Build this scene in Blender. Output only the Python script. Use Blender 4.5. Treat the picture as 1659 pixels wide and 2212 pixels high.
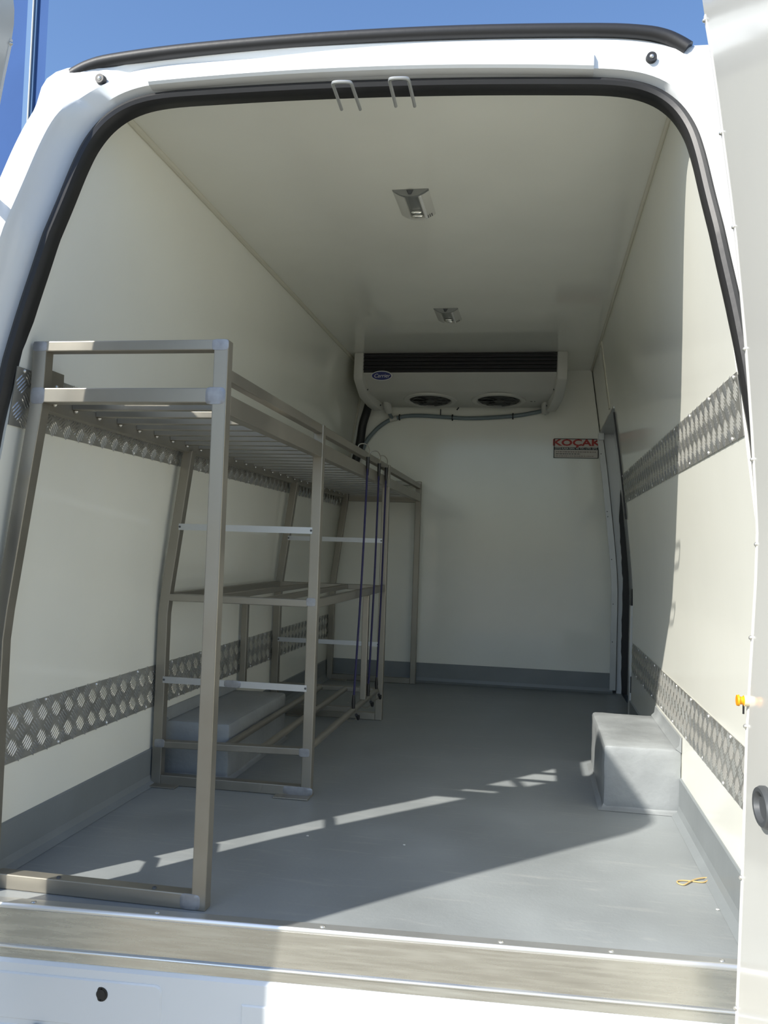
import bpy, bmesh, math, random
import numpy as np
from mathutils import Vector, Matrix
random.seed(7)
S = bpy.context.scene
COL = S.collection
for o in list(bpy.data.objects): bpy.data.objects.remove(o)

# ------------------------------------------------------------------ camera
cam_d = bpy.data.cameras.new('camera'); cam = bpy.data.objects.new('camera', cam_d); COL.objects.link(cam)
yaw, pitch, roll = math.radians(10.114), math.radians(2.442), math.radians(1.886)
fw = Vector((-math.sin(yaw)*math.cos(pitch), math.cos(yaw)*math.cos(pitch), math.sin(pitch)))
rt = Vector((math.cos(yaw), math.sin(yaw), 0)); up = rt.cross(fw)
r2 = rt*math.cos(roll)+up*math.sin(roll); u2 = up*math.cos(roll)-rt*math.sin(roll)
M = Matrix((r2, u2, -fw)).transposed().to_4x4(); M.translation = Vector((0, 0, .80))
cam.matrix_world = M
cam_d.sensor_fit = 'VERTICAL'; cam_d.sensor_height = 36; cam_d.lens = 1850/2212*36
cam_d.clip_start = .02; cam_d.clip_end = 500
S.camera = cam

# ------------------------------------------------------------------ light
SUN_AZ, SUN_EL = math.atan(.81), math.atan(.85)
ld = Vector((math.sin(SUN_AZ)*math.cos(SUN_EL), math.cos(SUN_AZ)*math.cos(SUN_EL), -math.sin(SUN_EL)))
sd = bpy.data.lights.new('sun', 'SUN'); sd.energy = 12.0; sd.angle = math.radians(.55); sd.color = (1, .955, .87)
sun = bpy.data.objects.new('sun', sd); COL.objects.link(sun)
sun.rotation_euler = ld.to_track_quat('-Z', 'Y').to_euler(); sun.location = (-6, -7, 9)
world = bpy.data.worlds.new('sky'); S.world = world; world.use_nodes = True
wn = world.node_tree.nodes; wl = world.node_tree.links
bg = wn['Background']
sky = wn.new('ShaderNodeTexSky'); sky.sky_type = 'NISHITA'; sky.sun_disc = False
sky.sun_elevation = SUN_EL; sky.sun_rotation = math.pi+SUN_AZ
sky.air_density = 1.3; sky.dust_density = 1.6; sky.ozone_density = 1.5; sky.altitude = 100
tint = wn.new('ShaderNodeMix'); tint.data_type = 'RGBA'; tint.blend_type = 'MULTIPLY'; tint.inputs['Factor'].default_value = 1
tint.inputs['B'].default_value = (.84, 1.0, 1.25, 1)
wl.new(sky.outputs[0], tint.inputs['A']); wl.new(tint.outputs['Result'], bg.inputs[0]); bg.inputs[1].default_value = .275
V = S.view_settings
V.view_transform = 'Standard'; V.look = 'None'; V.gamma = 1; V.exposure = -.78; V.use_curve_mapping = False

try:
    S.cycles.max_bounces = 16; S.cycles.diffuse_bounces = 10; S.cycles.glossy_bounces = 8
except Exception: pass

# ------------------------------------------------------------------ materials
def mat(name, col, rough=.5, metal=0, noise=0, nscale=8, nstretch=(1,1,1), bump=0, bscale=60, rvar=0, spec=.5, coat=0, alpha=1, trans=0):
    m = bpy.data.materials.new(name); m.use_nodes = True
    n, l = m.node_tree.nodes, m.node_tree.links
    b = n['Principled BSDF']
    b.inputs['Base Color'].default_value = (*col, 1); b.inputs['Roughness'].default_value = rough
    b.inputs['Metallic'].default_value = metal; b.inputs['Specular IOR Level'].default_value = spec
    b.inputs['Coat Weight'].default_value = coat; b.inputs['Transmission Weight'].default_value = trans
    tc = n.new('ShaderNodeTexCoord'); mp = n.new('ShaderNodeMapping'); mp.inputs['Scale'].default_value = nstretch
    l.new(tc.outputs['Object'], mp.inputs[0])
    nt = n.new('ShaderNodeTexNoise'); nt.inputs['Scale'].default_value = nscale; nt.inputs['Detail'].default_value = 5
    l.new(mp.outputs[0], nt.inputs['Vector'])
    if noise:
        mx = n.new('ShaderNodeMix'); mx.data_type = 'RGBA'
        mx.inputs['A'].default_value = (*[c*(1-noise) for c in col], 1); mx.inputs['B'].default_value = (*[min(1, c*(1+noise)) for c in col], 1)
        rp = n.new('ShaderNodeMapRange'); rp.inputs['From Min'].default_value = .3; rp.inputs['From Max'].default_value = .7
        l.new(nt.outputs[0], rp.inputs[0]); l.new(rp.outputs[0], mx.inputs['Factor']); l.new(mx.outputs['Result'], b.inputs['Base Color'])
    if rvar:
        rr = n.new('ShaderNodeMapRange'); rr.inputs['From Min'].default_value = .3; rr.inputs['From Max'].default_value = .7
        rr.inputs['To Min'].default_value = rough-rvar; rr.inputs['To Max'].default_value = rough+rvar
        l.new(nt.outputs[0], rr.inputs[0]); l.new(rr.outputs[0], b.inputs['Roughness'])
    if bump:
        n2 = n.new('ShaderNodeTexNoise'); n2.inputs['Scale'].default_value = bscale; n2.inputs['Detail'].default_value = 4
        l.new(mp.outputs[0], n2.inputs['Vector'])
        bp = n.new('ShaderNodeBump'); bp.inputs['Strength'].default_value = bump; bp.inputs['Distance'].default_value = .004
        l.new(n2.outputs[0], bp.inputs['Height']); l.new(bp.outputs[0], b.inputs['Normal'])
    return m
GEL = mat('white gelcoat panel', (.88, .88, .80), .11, noise=.02, nscale=3, bump=.05, bscale=3, spec=.5)
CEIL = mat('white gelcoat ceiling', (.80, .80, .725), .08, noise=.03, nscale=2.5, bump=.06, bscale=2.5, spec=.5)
BEAD = mat('cream sealant', (.68, .66, .55), .5)
PAINT = mat('white car paint', (.80, .82, .82), .28, coat=.4)
PAINTG = mat('white door lining', (.60, .60, .565), .13, noise=.03, nscale=2, bump=.04, bscale=4)
RUB = mat('black rubber', (.018, .018, .019), .48, bump=.1, bscale=40)
BLK = mat('black plastic', (.012, .012, .013), .4)
FLOOR = None
def floor_mat():
    m = mat('grey resin floor', (.255, .275, .282), .42, noise=.13, nscale=3.2, bump=.12, bscale=90, rvar=.1)
    n, l = m.node_tree.nodes, m.node_tree.links
    b = n['Principled BSDF']; src = b.inputs['Base Color'].links[0].from_socket
    tc = n.new('ShaderNodeTexCoord'); mp = n.new('ShaderNodeMapping'); mp.inputs['Scale'].default_value = (3, 30, 3); mp.inputs['Rotation'].default_value = (0, 0, .5)
    l.new(tc.outputs['Object'], mp.inputs[0])
    ns = n.new('ShaderNodeTexNoise'); ns.inputs['Scale'].default_value = 1.6; ns.inputs['Detail'].default_value = 8; ns.inputs['Distortion'].default_value = 1.2
    l.new(mp.outputs[0], ns.inputs['Vector'])
    rp = n.new('ShaderNodeMapRange'); rp.inputs['From Min'].default_value = .58; rp.inputs['From Max'].default_value = .74; rp.inputs['To Max'].default_value = .35
    l.new(ns.outputs[0], rp.inputs[0])
    mx = n.new('ShaderNodeMix'); mx.data_type = 'RGBA'; mx.inputs['B'].default_value = (.40, .40, .385, 1)
    l.new(rp.outputs[0], mx.inputs['Factor']); l.new(src, mx.inputs['A']); l.new(mx.outputs['Result'], b.inputs['Base Color'])
    return m
FLOOR = floor_mat()
FLOORB = mat('grey resin skirting', (.215, .235, .243), .4, noise=.08, nscale=5, bump=.1, bscale=60)
BOXM = mat('grey resin over fibre mat', (.275, .292, .298), .42, noise=.14, nscale=7, bump=.35, bscale=45, rvar=.08)
STEEL = mat('brushed stainless tube', (.31, .29, .245), .38, metal=.65, noise=.10, nscale=6, rvar=.08)
WELD = mat('ground weld patch', (.34, .345, .36), .5, metal=.75, noise=.15, nscale=40)
STRAP = mat('bright aluminium strap', (.55, .57, .59), .38, metal=.8, noise=.05, nscale=10)
TREAD = mat('aluminium tread plate', (.46, .455, .42), .36, metal=.65, noise=.12, nscale=14, rvar=.08)
LUG = mat('polished tread bar', (.68, .675, .64), .26, metal=.75)
ALU = mat('brushed aluminium sill', (.62, .605, .54), .27, metal=.85, noise=.09, nscale=3, nstretch=(1, 40, 40), rvar=.08)
ALUB = mat('bright aluminium nosing', (.82, .82, .80), .34, metal=.8)
ALUG = mat('grey aluminium angle', (.50, .51, .50), .42, metal=.7, noise=.06, nscale=8)
ACW = mat('off white moulded plastic', (.60, .595, .545), .42, noise=.03, nscale=5)
GRILLE = mat('dark grille fin', (.035, .037, .037), .45)
BLUE = mat('badge blue', (.02, .03, .16), .3)
WHITE = mat('print white', (.75, .75, .73), .5)
PLATEW = mat('sign plate white', (.62, .58, .53), .4)
RED = mat('print red', (.42, .025, .02), .45)
INK = mat('print black', (.02, .022, .025), .45)
INKG = mat('print grey', (.28, .22, .20), .5)
HOSE = mat('grey blue drain hose', (.20, .25, .27), .35)
CORD = mat('dark blue bungee sheath', (.016, .014, .075), .6, bump=.3, bscale=300)
WIRE = mat('zinc wire', (.38, .35, .29), .4, metal=.8)
LENS = mat('clear lamp lens', (.75, .77, .74), .08, trans=.75)
LAMPG = mat('grey lamp reflector', (.26, .27, .26), .3, metal=.4)
BULB = mat('glass bulb', (.95, .95, .88), .06, metal=.9)
AMBER = mat('amber plastic', (.85, .36, .01), .35)
CREAM = mat('cream plastic', (.80, .70, .48), .4)
DGREY = mat('dark grey plastic', (.07, .075, .08), .45)
BAND = mat('tan rubber band', (.56, .40, .17), .5)
GROUND = mat('pale concrete yard', (.25, .225, .17), .85, noise=.15, nscale=.6, bump=.2, bscale=5)
TOWER = mat('blue cladding', (.055, .115, .29), .8, spec=.1, noise=.05, nscale=.3)
TSTRIP = mat('pale blue cladding strip', (.14, .235, .40), .8, spec=.1)
CRUMB = mat('pale crumb', (.7, .7, .66), .7)

# ------------------------------------------------------------------ helpers
def link(o, parent=None):
    COL.objects.link(o)
    if parent is not None: o.parent = parent
    return o
def tag(o, label=None, cat=None, group=None, kind=None):
    if label: o['label'] = label
    if cat: o['category'] = cat
    if group: o['group'] = group
    if kind: o['kind'] = kind
    return o
def empty(name, loc=(0, 0, 0)):
    o = bpy.data.objects.new(name, None); o.empty_display_size = .1; o.location = loc
    COL.objects.link(o); return o
def obj(name, bm, m, parent=None, smooth=False, bevel=0, keep=False):
    """finish a bmesh (world coordinates) as one object; the child keeps its world place"""
    bmesh.ops.recalc_face_normals(bm, faces=bm.faces)
    if bevel:
        es = [e for e in bm.edges if len(e.link_faces) == 2 and e.calc_face_angle(0) > .6]
        bmesh.ops.bevel(bm, geom=es, offset=bevel, segments=2, affect='EDGES', profile=.5, clamp_overlap=True)
    me = bpy.data.meshes.new(name)
    off = Vector((0, 0, 0))
    if parent is None and not keep and len(bm.verts):
        xs = [v.co for v in bm.verts]
        off = Vector(((min(v.x for v in xs)+max(v.x for v in xs))/2, (min(v.y for v in xs)+max(v.y for v in xs))/2, min(v.z for v in xs)))
    elif parent is not None:
        off = wloc(parent)
    for v in bm.verts: v.co -= off
    bm.to_mesh(me); bm.free()
    me.materials.append(m)
    if smooth:
        for p in me.polygons: p.use_smooth = True
        try: me.set_sharp_from_angle(angle=math.radians(38))
        except Exception: pass
    o = bpy.data.objects.new(name, me)
    if parent is None: o.location = off
    return link(o, parent)
def wloc(o):
    v = Vector(o.location)
    while o.parent is not None: o = o.parent; v += Vector(o.location)
    return v
def B(): return bmesh.new()
def box(bm, x0, x1, y0, y1, z0, z1):
    c = [(x0,y0,z0),(x1,y0,z0),(x1,y1,z0),(x0,y1,z0),(x0,y0,z1),(x1,y0,z1),(x1,y1,z1),(x0,y1,z1)]
    v = [bm.verts.new(p) for p in c]
    for f in ((0,1,2,3),(4,5,6,7),(0,1,5,4),(1,2,6,5),(2,3,7,6),(3,0,4,7)): bm.faces.new([v[i] for i in f])
    return bm
def loft(bm, rings, closed=True, caps=True):
    R = [[bm.verts.new(p) for p in r] for r in rings]
    n = len(R[0])
    for a, b in zip(R, R[1:]):
        for i in range(n if closed else n-1):
            j = (i+1) % n
            try: bm.faces.new((a[i], a[j], b[j], b[i]))
            except ValueError: pass
    if caps and closed and n > 2:
        bm.faces.new(R[0][::-1]); bm.faces.new(R[-1])
    return bm
def sweep(bm, pts, rad, n=10, w=None, caps=True, upv=Vector((0, 0, 1))):
    """tube along points; w=(a,b) gives a rectangular section instead of a round one"""
    P = [Vector(p) for p in pts]; rings = []
    t0 = None; N = None
    for i, p in enumerate(P):
        t = (P[min(i+1, len(P)-1)]-P[max(i-1, 0)]).normalized()
        if N is None:
            N = upv-t*upv.dot(t)
            if N.length < 1e-3: N = Vector((0, 1, 0))-t*t.y
            N.normalize()
        else:
            N = (N-t*N.dot(t)).normalized()
        Bn = t.cross(N)
        if w: ring = [p+Bn*sx*w[0]/2+N*sy*w[1]/2 for sx, sy in ((-1,-1),(1,-1),(1,1),(-1,1))]
        else:
            rr = rad[i] if isinstance(rad, (list, tuple)) else rad
            ring = [p+Bn*math.cos(a)*rr+N*math.sin(a)*rr for a in [2*math.pi*k/n for k in range(n)]]
        rings.append(ring)
    return loft(bm, rings, True, caps)
def disc(bm, c, axis, r0, r1, h, n=20):
    a = Vector(axis).normalized(); c = Vector(c)
    return sweep(bm, [c, c+a*h], [r0, r1], n)
def dome(bm, c, axis, r, h, n=12):
    a = Vector(axis).normalized(); c = Vector(c)
    return sweep(bm, [c, c+a*h*.55, c+a*h*.9, c+a*h], [r, r*.86, r*.5, r*.12], n)
def smooth_pts(pts, k=6):
    P = [Vector(p) for p in pts]; out = []
    for i in range(len(P)-1):
        p0, p1, p2, p3 = P[max(i-1, 0)], P[i], P[i+1], P[min(i+2, len(P)-1)]
        for j in range(k):
            t = j/k
            out.append(.5*((2*p1)+(p2-p0)*t+(2*p0-5*p1+4*p2-p3)*t*t+(3*p1-p0-3*p2+p3)*t**3))
    out.append(P[-1]); return out
def share(src, name, parent, loc=None, mw=None):
    o = bpy.data.objects.new(name, src.data); link(o, parent)
    if mw is not None: o.matrix_local = mw
    elif loc is not None: o.location = Vector(loc)
    return o
def text_mesh(s, size, name, m, mw, parent, extrude=.0006, sx=1, shear=0, align='CENTER', bold=0):
    cu = bpy.data.curves.new(name, 'FONT'); cu.body = s; cu.size = size; cu.align_x = align; cu.align_y = 'CENTER'
    cu.extrude = extrude; cu.shear = shear; cu.offset = bold; cu.resolution_u = 3
    t = bpy.data.objects.new('tmp', cu); COL.objects.link(t)
    bpy.context.view_layer.update()
    me = bpy.data.meshes.new_from_object(t.evaluated_get(bpy.context.evaluated_depsgraph_get()))
    bpy.data.objects.remove(t); bpy.data.curves.remove(cu)
    me.transform(Matrix.Diagonal((sx, 1, 1, 1))); me.transform(mw)
    off = wloc(parent); me.transform(Matrix.Translation(-off))
    me.materials.clear(); me.materials.append(m)
    o = bpy.data.objects.new(name, me); return link(o, parent)

# ------------------------------------------------------------------ van section
CX = -.3875                      # centre line of the van
def wwall(z): return float(np.interp(z, [0, .58, .66, .85, 1.1, 1.3, 1.45, 1.6, 1.9, 2.1], [.8525, .8525, .850, .832, .803, .779, .757, .735, .6925, .66]))
def lean(z): return float(np.interp(z, [-1, .8, 1.2, 1.5, 1.85, 2.05, 2.3], [0, 0, .022, .065, .165, .21, .25]))
def yr(x, z=0): return 1.762+.06*(x-CX)+lean(z)
YB = 5.19; ZC = 1.90
WZ = [0, .3, .58, .62, .66, .75, .85, .95, 1.1, 1.25, 1.4, 1.55, 1.7, 1.8, 1.9]
DO0, DO1, DOZ = 4.27, YB, 1.53   # side door opening in the right wall

# ---- floor
bm = B()
xs = np.linspace(-.90, .90, 13)
top0 = [(CX+x, yr(CX+x)+.012, 0) for x in xs]; top1 = [(CX+x, YB+.05, 0) for x in xs]
bot0 = [(p[0], p[1], -.05) for p in top0]; bot1 = [(p[0], p[1], -.05) for p in top1]
loft(bm, [bot0, top0, top1, bot1], closed=False)
tag(obj('floor', bm, FLOOR), 'grey resin coated cargo floor with scuffs and a sunlit corner', kind='structure')
# ---- ceiling
bm = B(); box(bm, CX-.72, CX+.72, 1.985, YB+.03, ZC, ZC+.035)
tag(obj('ceiling', bm, CEIL), 'glossy white flat ceiling panel', kind='structure')
# ---- walls
def wall_strip(s, zs, y0f, y1f, t=.03, ny=8):
    bm = B(); rows_i = []; rows_o = []
    for z in zs:
        a, b = y0f(z), y1f(z)
        rows_i.append([(CX+s*wwall(z), a+(b-a)*k/ny, z) for k in range(ny+1)])
        rows_o.append([(CX+s*(wwall(z)+t), a+(b-a)*k/ny, z) for k in range(ny+1)])
    rings = []
    for ri, ro in zip(rows_i, rows_o): rings.append(ri+ro[::-1])
    return loft(bm, rings, True, True)
y0L = lambda z: yr(CX-.85, z)+.04
y0R = lambda z: yr(CX+.85, z)+.04
tag(obj('wall_left', wall_strip(-1, WZ, y0L, lambda z: YB+.03), GEL, smooth=True), 'white gelcoat side wall behind the steel rack', kind='structure')
wr = tag(obj('wall_right', wall_strip(1, [z for z in WZ if z <= 1.5]+[DOZ], y0R, lambda z: DO0), GEL, smooth=True), 'white gelcoat side wall, near end in sunlight', kind='structure')
obj('upper_panel', wall_strip(1, [DOZ]+[z for z in WZ if z > 1.54], y0R, lambda z: YB+.03), GEL, wr, smooth=True)
bm = B()
rows = []
for z in WZ: rows.append([(CX-wwall(z)-.02, YB, z), (CX+wwall(z)-.004, YB, z), (CX+wwall(z)-.004, YB+.03, z), (CX-wwall(z)-.02, YB+.03, z)])
wb = tag(obj('wall_back', loft(bm, rows), GEL, smooth=False), 'white gelcoat bulkhead wall under the cooling unit', kind='structure')
# ---- skirtings
def skirt(name, s, y0, y1, lab):
    bm = B(); w = .8525; pr = [(w-.003, .115), (w-.0065, .112), (w-.0065, .03), (w-.012, .012), (w-.03, .001), (w+.002, .001), (w+.002, .115)]
    loft(bm, [[(CX+s*a, y0, z) for a, z in pr], [(CX+s*a, y1, z) for a, z in pr]])
    return tag(obj(name, bm, FLOORB), lab, kind='structure')
skirt('baseboard_left', -1, yr(CX-.85)+.05, YB, 'grey coved skirting along the rack wall')
skirt('baseboard_right', 1, yr(CX+.85)+.05, DO0, 'grey coved skirting along the sunlit wall')
bm = B(); pr = [(YB-.003, .117), (YB-.0065, .114), (YB-.0065, .03), (YB-.012, .012), (YB-.03, .001), (YB+.002, .001), (YB+.002, .117)]
loft(bm, [[(CX-.85, y, z) for y, z in pr], [(CX+.845, y, z) for y, z in pr]])
tag(obj('baseboard_back', bm, FLOORB), 'grey coved skirting below the bulkhead', kind='structure')
# ---- corner sealant beads
def bead(name, pts, r, lab, m=BEAD):
    bm = B(); sweep(bm, pts, r, 8); return tag(obj(name, bm, m, smooth=True), lab, kind='structure')
bead('trim_1', [(CX-.686, 2.0, ZC-.003), (CX-.686, YB, ZC-.003)], .009, 'cream sealant bead between ceiling and rack wall')
bead('trim_2', [(CX+.688, 2.0, ZC-.002), (CX+.688, YB, ZC-.002)], .006, 'cream sealant bead between ceiling and sunlit wall')
bead('trim_3', [(CX-wwall(z)+.004, YB-.003, z) for z in np.linspace(.12, ZC, 14)], .006, 'sealant bead in the rear left corner of the bulkhead')
bm = B(); zs = np.linspace(DOZ+.02, ZC-.005, 6)
loft(bm, [[(CX+wwall(z)-.004, 4.45, z), (CX+wwall(z)-.004, 4.50, z), (CX+wwall(z)+.001, 4.50, z), (CX+wwall(z)+.001, 4.45, z)] for z in zs])
tag(obj('trim_4', bm, BEAD), 'narrow upright joint cover beside the cooling unit', kind='structure')

# ------------------------------------------------------------------ van body: rear frame and outer shell
HW = [(-.10, .838), (0, .836), (.4, .836), (.76, .826), (1.0, .812), (1.13, .794), (1.30, .768), (1.45, .740), (1.58, .717), (1.69, .699), (1.757, .681), (1.81, .650), (1.845, .603), (1.863, .53), (1.870, .40), (1.876, .2)]
right = [(w, z) for z, w in HW]
OUT = right+[(0, 1.878)]+[(-w, z) for w, z in right[::-1]]       # opening outline (x from centre, z)
def densify(pts, k=3):
    P = smooth_pts([(p[0], 0, p[1]) for p in pts], k); return [(p.x, p.z) for p in P]
OUT = densify(OUT, 5)
def offset_outline(d):
    n = len(OUT); res = []
    for i in range(n):
        a = OUT[max(i-1, 0)]; b = OUT[min(i+1, n-1)]
        tx, tz = b[0]-a[0], b[1]-a[1]; L = math.hypot(tx, tz)
        nx, nz = tz/L, -tx/L
        res.append((OUT[i][0]+nx*d, OUT[i][1]+nz*d))
    return res
def ring(d, dy, lo=None):
    out = []
    for x, z in offset_outline(d):
        out.append((CX+x, yr(CX+x, z)+dy, z))
    return out
def ring2(side, top):
    a, b = offset_outline(side[0]), offset_outline(top[0]); out = []
    c = offset_outline(0); d = offset_outline(1)
    for i in range(len(c)):
        nz = d[i][1]-c[i][1]; t = min(1, max(0, (nz-.35)/.6)); t = t*t*(3-2*t)
        x = a[i][0]*(1-t)+b[i][0]*t; z = a[i][1]*(1-t)+b[i][1]*t; dy = side[1]*(1-t)+top[1]*t
        if side[0] > .08:
            k = 4*t*(1-t)*.055*min(1, (side[0]-.08)/.04); x += k*(d[i][0]-c[i][0]); z += k*nz
        out.append((CX+x, yr(CX+x, z)+dy, z))
    return out
van = tag(empty('van_body', (CX, 1.8, -.40)), 'white van body with an open rear doorway framed in black rubber', 'van')
bm = B()
FR = [((.022, .05), (.022, .045)), ((.024, .03), (.024, .03)), ((.036, .012), (.036, .010)), ((.048, -.002), (.044, -.012)), ((.066, -.062), (.082, -.022)), ((.070, -.070), (.088, -.012)), ((.078, -.073), (.098, -.008)), ((.124, -.070), (.116, -.018)), ((.140, -.058), (.128, -.014)), ((.150, -.02), (.134, .004)), ((.154, .03), (.136, .06))]
loft(bm, [ring2(*q) for q in FR], closed=False)
obj('rear_frame', bm, PAINT, van, smooth=True)
# outer shell: sides and roof running forward
bm = B()
o1 = ring2(*FR[-1])
front = [(p[0]+(p[0]-CX)*.03, YB+.45, p[2]) for p in o1]
mid = [(p[0]+(p[0]-CX)*.03, p[1]+.35, p[2]+.02*(1 if p[2] > 1.7 else 0)) for p in o1]
front2 = [(p[0], YB+.45, p[2]) for p in mid]
loft(bm, [o1, mid, front2], closed=False)
obj('body_shell', bm, PAINT, van, smooth=True)
# cab side closing wall, sides below the frame and underfloor
bm = B(); box(bm, CX-1.0, CX+1.0, 1.95, YB+.45, -.42, -.30); obj('underbody', bm, DGREY, van)
for s in (-1, 1):
    bm = B(); box(bm, CX+s*1.035-.012, CX+s*1.035+.012, 1.76, YB+.45, -.40, .0); obj('side_skirt', bm, PAINT, van)
bm = B(); box(bm, CX-1.0, CX+1.0, YB+.44, YB+.46, -.4, 2.02); obj('cab_wall', bm, PAINT, van)
# opening seal
bm = B()
sp = [(CX+x, yr(CX+x, z)+.020, z) for x, z in offset_outline(.014)]
rings = []
for i, p in enumerate(sp):
    a = Vector(sp[max(i-1, 0)]); b = Vector(sp[min(i+1, len(sp)-1)]); t = (b-a).normalized()
    Y = Vector((0, 1, 0)); Nn = t.cross(Y).normalized(); Y2 = Nn.cross(t)
    pr = [(-.004, .030), (-.008, .004), (-.008, -.008), (-.003, -.018), (.006, -.021), (.014, -.016), (.017, -.007), (.021, -.005), (.024, .003), (.022, .030)]
    rings.append([Vector(p)-Nn*q0*1+Y2*0+Vector((0, q1, 0)) for q0, q1 in pr])
loft(bm, rings)
obj('door_seal', bm, RUB, van, smooth=True)
# gutter seal above the header
gp = []
for x, z in offset_outline(.112):
    if -.80 < x < .71 and z > 1.9:
        gp.append((x, z))
gp = sorted(gp)
gx = [-.762, -.745, -.715, -.66, -.5, -.25, 0, .25, .5, .60, .645, .675, .698]
gz = [1.928, 1.941, 1.957, 1.971, 1.990, 2.006, 2.014, 2.014, 2.006, 1.996, 1.984, 1.967, 1.949]
gpts = smooth_pts([(CX+a, yr(CX+a, b)-.020, b) for a, b in zip(gx, gz)], 4)
bm = B(); sweep(bm, gpts, .0165, 10); obj('gutter_seal', bm, RUB, van, smooth=True)
# header lip
bm = B(); rr = []
for x in np.linspace(-.56, .49, 22):
    zt = 1.958-.03*(x/.7)**2; yy = yr(CX+x, 1.94)-.024
    rr.append([(CX+x, yy-.004, zt-.040), (CX+x, yy-.009, zt-.034), (CX+x, yy-.007, zt-.004), (CX+x, yy, zt), (CX+x, yy+.02, zt), (CX+x, yy+.02, zt-.042)])
loft(bm, rr); obj('header_lip', bm, PAINT, van, smooth=True)
for bx, bz in ((-.682, 1.916), (.617, 1.926)):
    y = yr(CX+bx, bz)-.018
    bm = B(); disc(bm, (CX+bx, y, bz), (0, -1, 0), .0135, .011, .012, 18)
    b_ = obj('rubber_buffer', bm, RUB, van, smooth=True)
    bm = B(); dome(bm, (CX+bx, y-.012, bz), (0, -1, 0), .005, .003, 10); obj('screw', bm, LUG, b_, smooth=True)
for sx in (-.466, -.333):
    bm = B()
    pts = smooth_pts([(sx-.023, 1.975, 1.858), (sx-.022, 1.90, 1.864), (sx-.0215, 1.878, 1.866), (sx-.015, 1.870, 1.8665), (sx+.015, 1.872, 1.8665), (sx+.0215, 1.880, 1.866), (sx+.022, 1.902, 1.864), (sx+.022, 1.98, 1.858)], 4)
    sweep(bm, pts, .0042, 8); obj('lock_striker', bm, ALUG, van, smooth=True)
# rear panel under the sill, with pressed recess and plugs
def ysill(x): return 1.762+.06*(x-CX)
bm = B(); rows = []
for x in np.linspace(-.86, .90, 12):
    X = CX+x; y = ysill(X)
    rows.append([(X, y-.004, -.102), (X, y-.012, -.110), (X, y-.014, -.235), (X, y-.020, -.240), (X, y-.026, -.30), (X, y-.03, -.42), (X, y+.15, -.42), (X, y+.15, -.102)])
loft(bm, rows); rp_ = obj('rear_panel', bm, PAINT, van, smooth=True)
def raised(x0, x1, z0, z1, name='pressed_panel'):
    bm = B(); f = lambda x, z, d: (x, ysill(x)-.0135-d, z)
    r0 = [(x0, z0), (x1, z0), (x1, z1-.012), (x1-.004, z1-.004), (x1-.012, z1), (x0, z1)]
    cx_, cz_ = (x0+x1)/2, (z0+z1)/2
    sh = lambda q: (q[0]+(.003 if q[0] < cx_ else -.003), q[1]+(.003 if q[1] < cz_ else -.003))
    loft(bm, [[f(*q, -.004) for q in r0], [f(*q, 0) for q in r0], [f(*sh(q), .0022) for q in r0]])
    obj(name, bm, PAINT, rp_)
raised(-1.18, -.745, -.225, -.128); raised(-.575, .30, -.205, -.150)
for px, pz, pr_ in ((-.877, -.156, .0150), (-1.015, -.244, .0150)):
    bm = B(); y = ysill(px)-.013 if pz > -.24 else ysill(px)-.022
    sweep(bm, [(px, y+.004, pz), (px, y-.003, pz), (px, y-.004, pz), (px, y-.001, pz), (px, y-.001, pz)], [pr_, pr_, pr_*.7, pr_*.55, .001], 20)
    obj('rubber_plug', bm, RUB, van, smooth=True)
# sill: aluminium strip, nosing, brushed face
bm = B(); rows = []
for x in np.linspace(-.832, .90, 10):
    X = CX+x; y = ysill(X); rows.append([(X, y+.040, .0002), (X, y+.040, .0035), (X, y+.010, .0040), (X, y+.010, .0002)])
tr5 = empty('trim_5', (CX, 1.76, -.1)); tag(tr5, 'brushed aluminium sill plate across the rear edge of the floor', kind='structure')
loft(bm, rows); obj('floor_strip', bm, ALUG, tr5)
bm = B(); rows = []
for x in np.linspace(-.832, .90, 10):
    X = CX+x; y = ysill(X)
    rows.append([(X, y+.010+.006*math.cos(a), -.001+.007*math.sin(a)) for a in [2*math.pi*k/10 for k in range(10)]])
loft(bm, rows); obj('nosing', bm, ALUB, tr5, smooth=True)
bm = B(); rows = []
for x in np.linspace(-.832, .90, 10):
    X = CX+x; y = ysill(X)
    rows.append([(X, y+.004, -.004), (X, y-.0015, -.075), (X, y-.006, -.078), (X, y-.006, -.081), (X, y-.003, -.083), (X, y-.006, -.102), (X, y+.03, -.102), (X, y+.03, -.004)])
loft(bm, rows); obj('sill_face', bm, ALU, tr5)
bm = B(); rows = []
for x in np.linspace(-.832, .90, 10):
    X = CX+x; y = ysill(X); rows.append([(X, y-.0055+.0025*math.cos(a), -.0795+.0028*math.sin(a)) for a in [2*math.pi*k/8 for k in range(8)]])
loft(bm, rows); obj('lower_lip', bm, ALUB, tr5, smooth=True)
for x in (-1.06, -.78, -.42, -.05, .17, .385):
    bm = B(); dome(bm, (x, ysill(x)+.026, .0037), (0, 0, 1), .006, .003, 12); obj('screw', bm, LUG, tr5, smooth=True)

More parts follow.
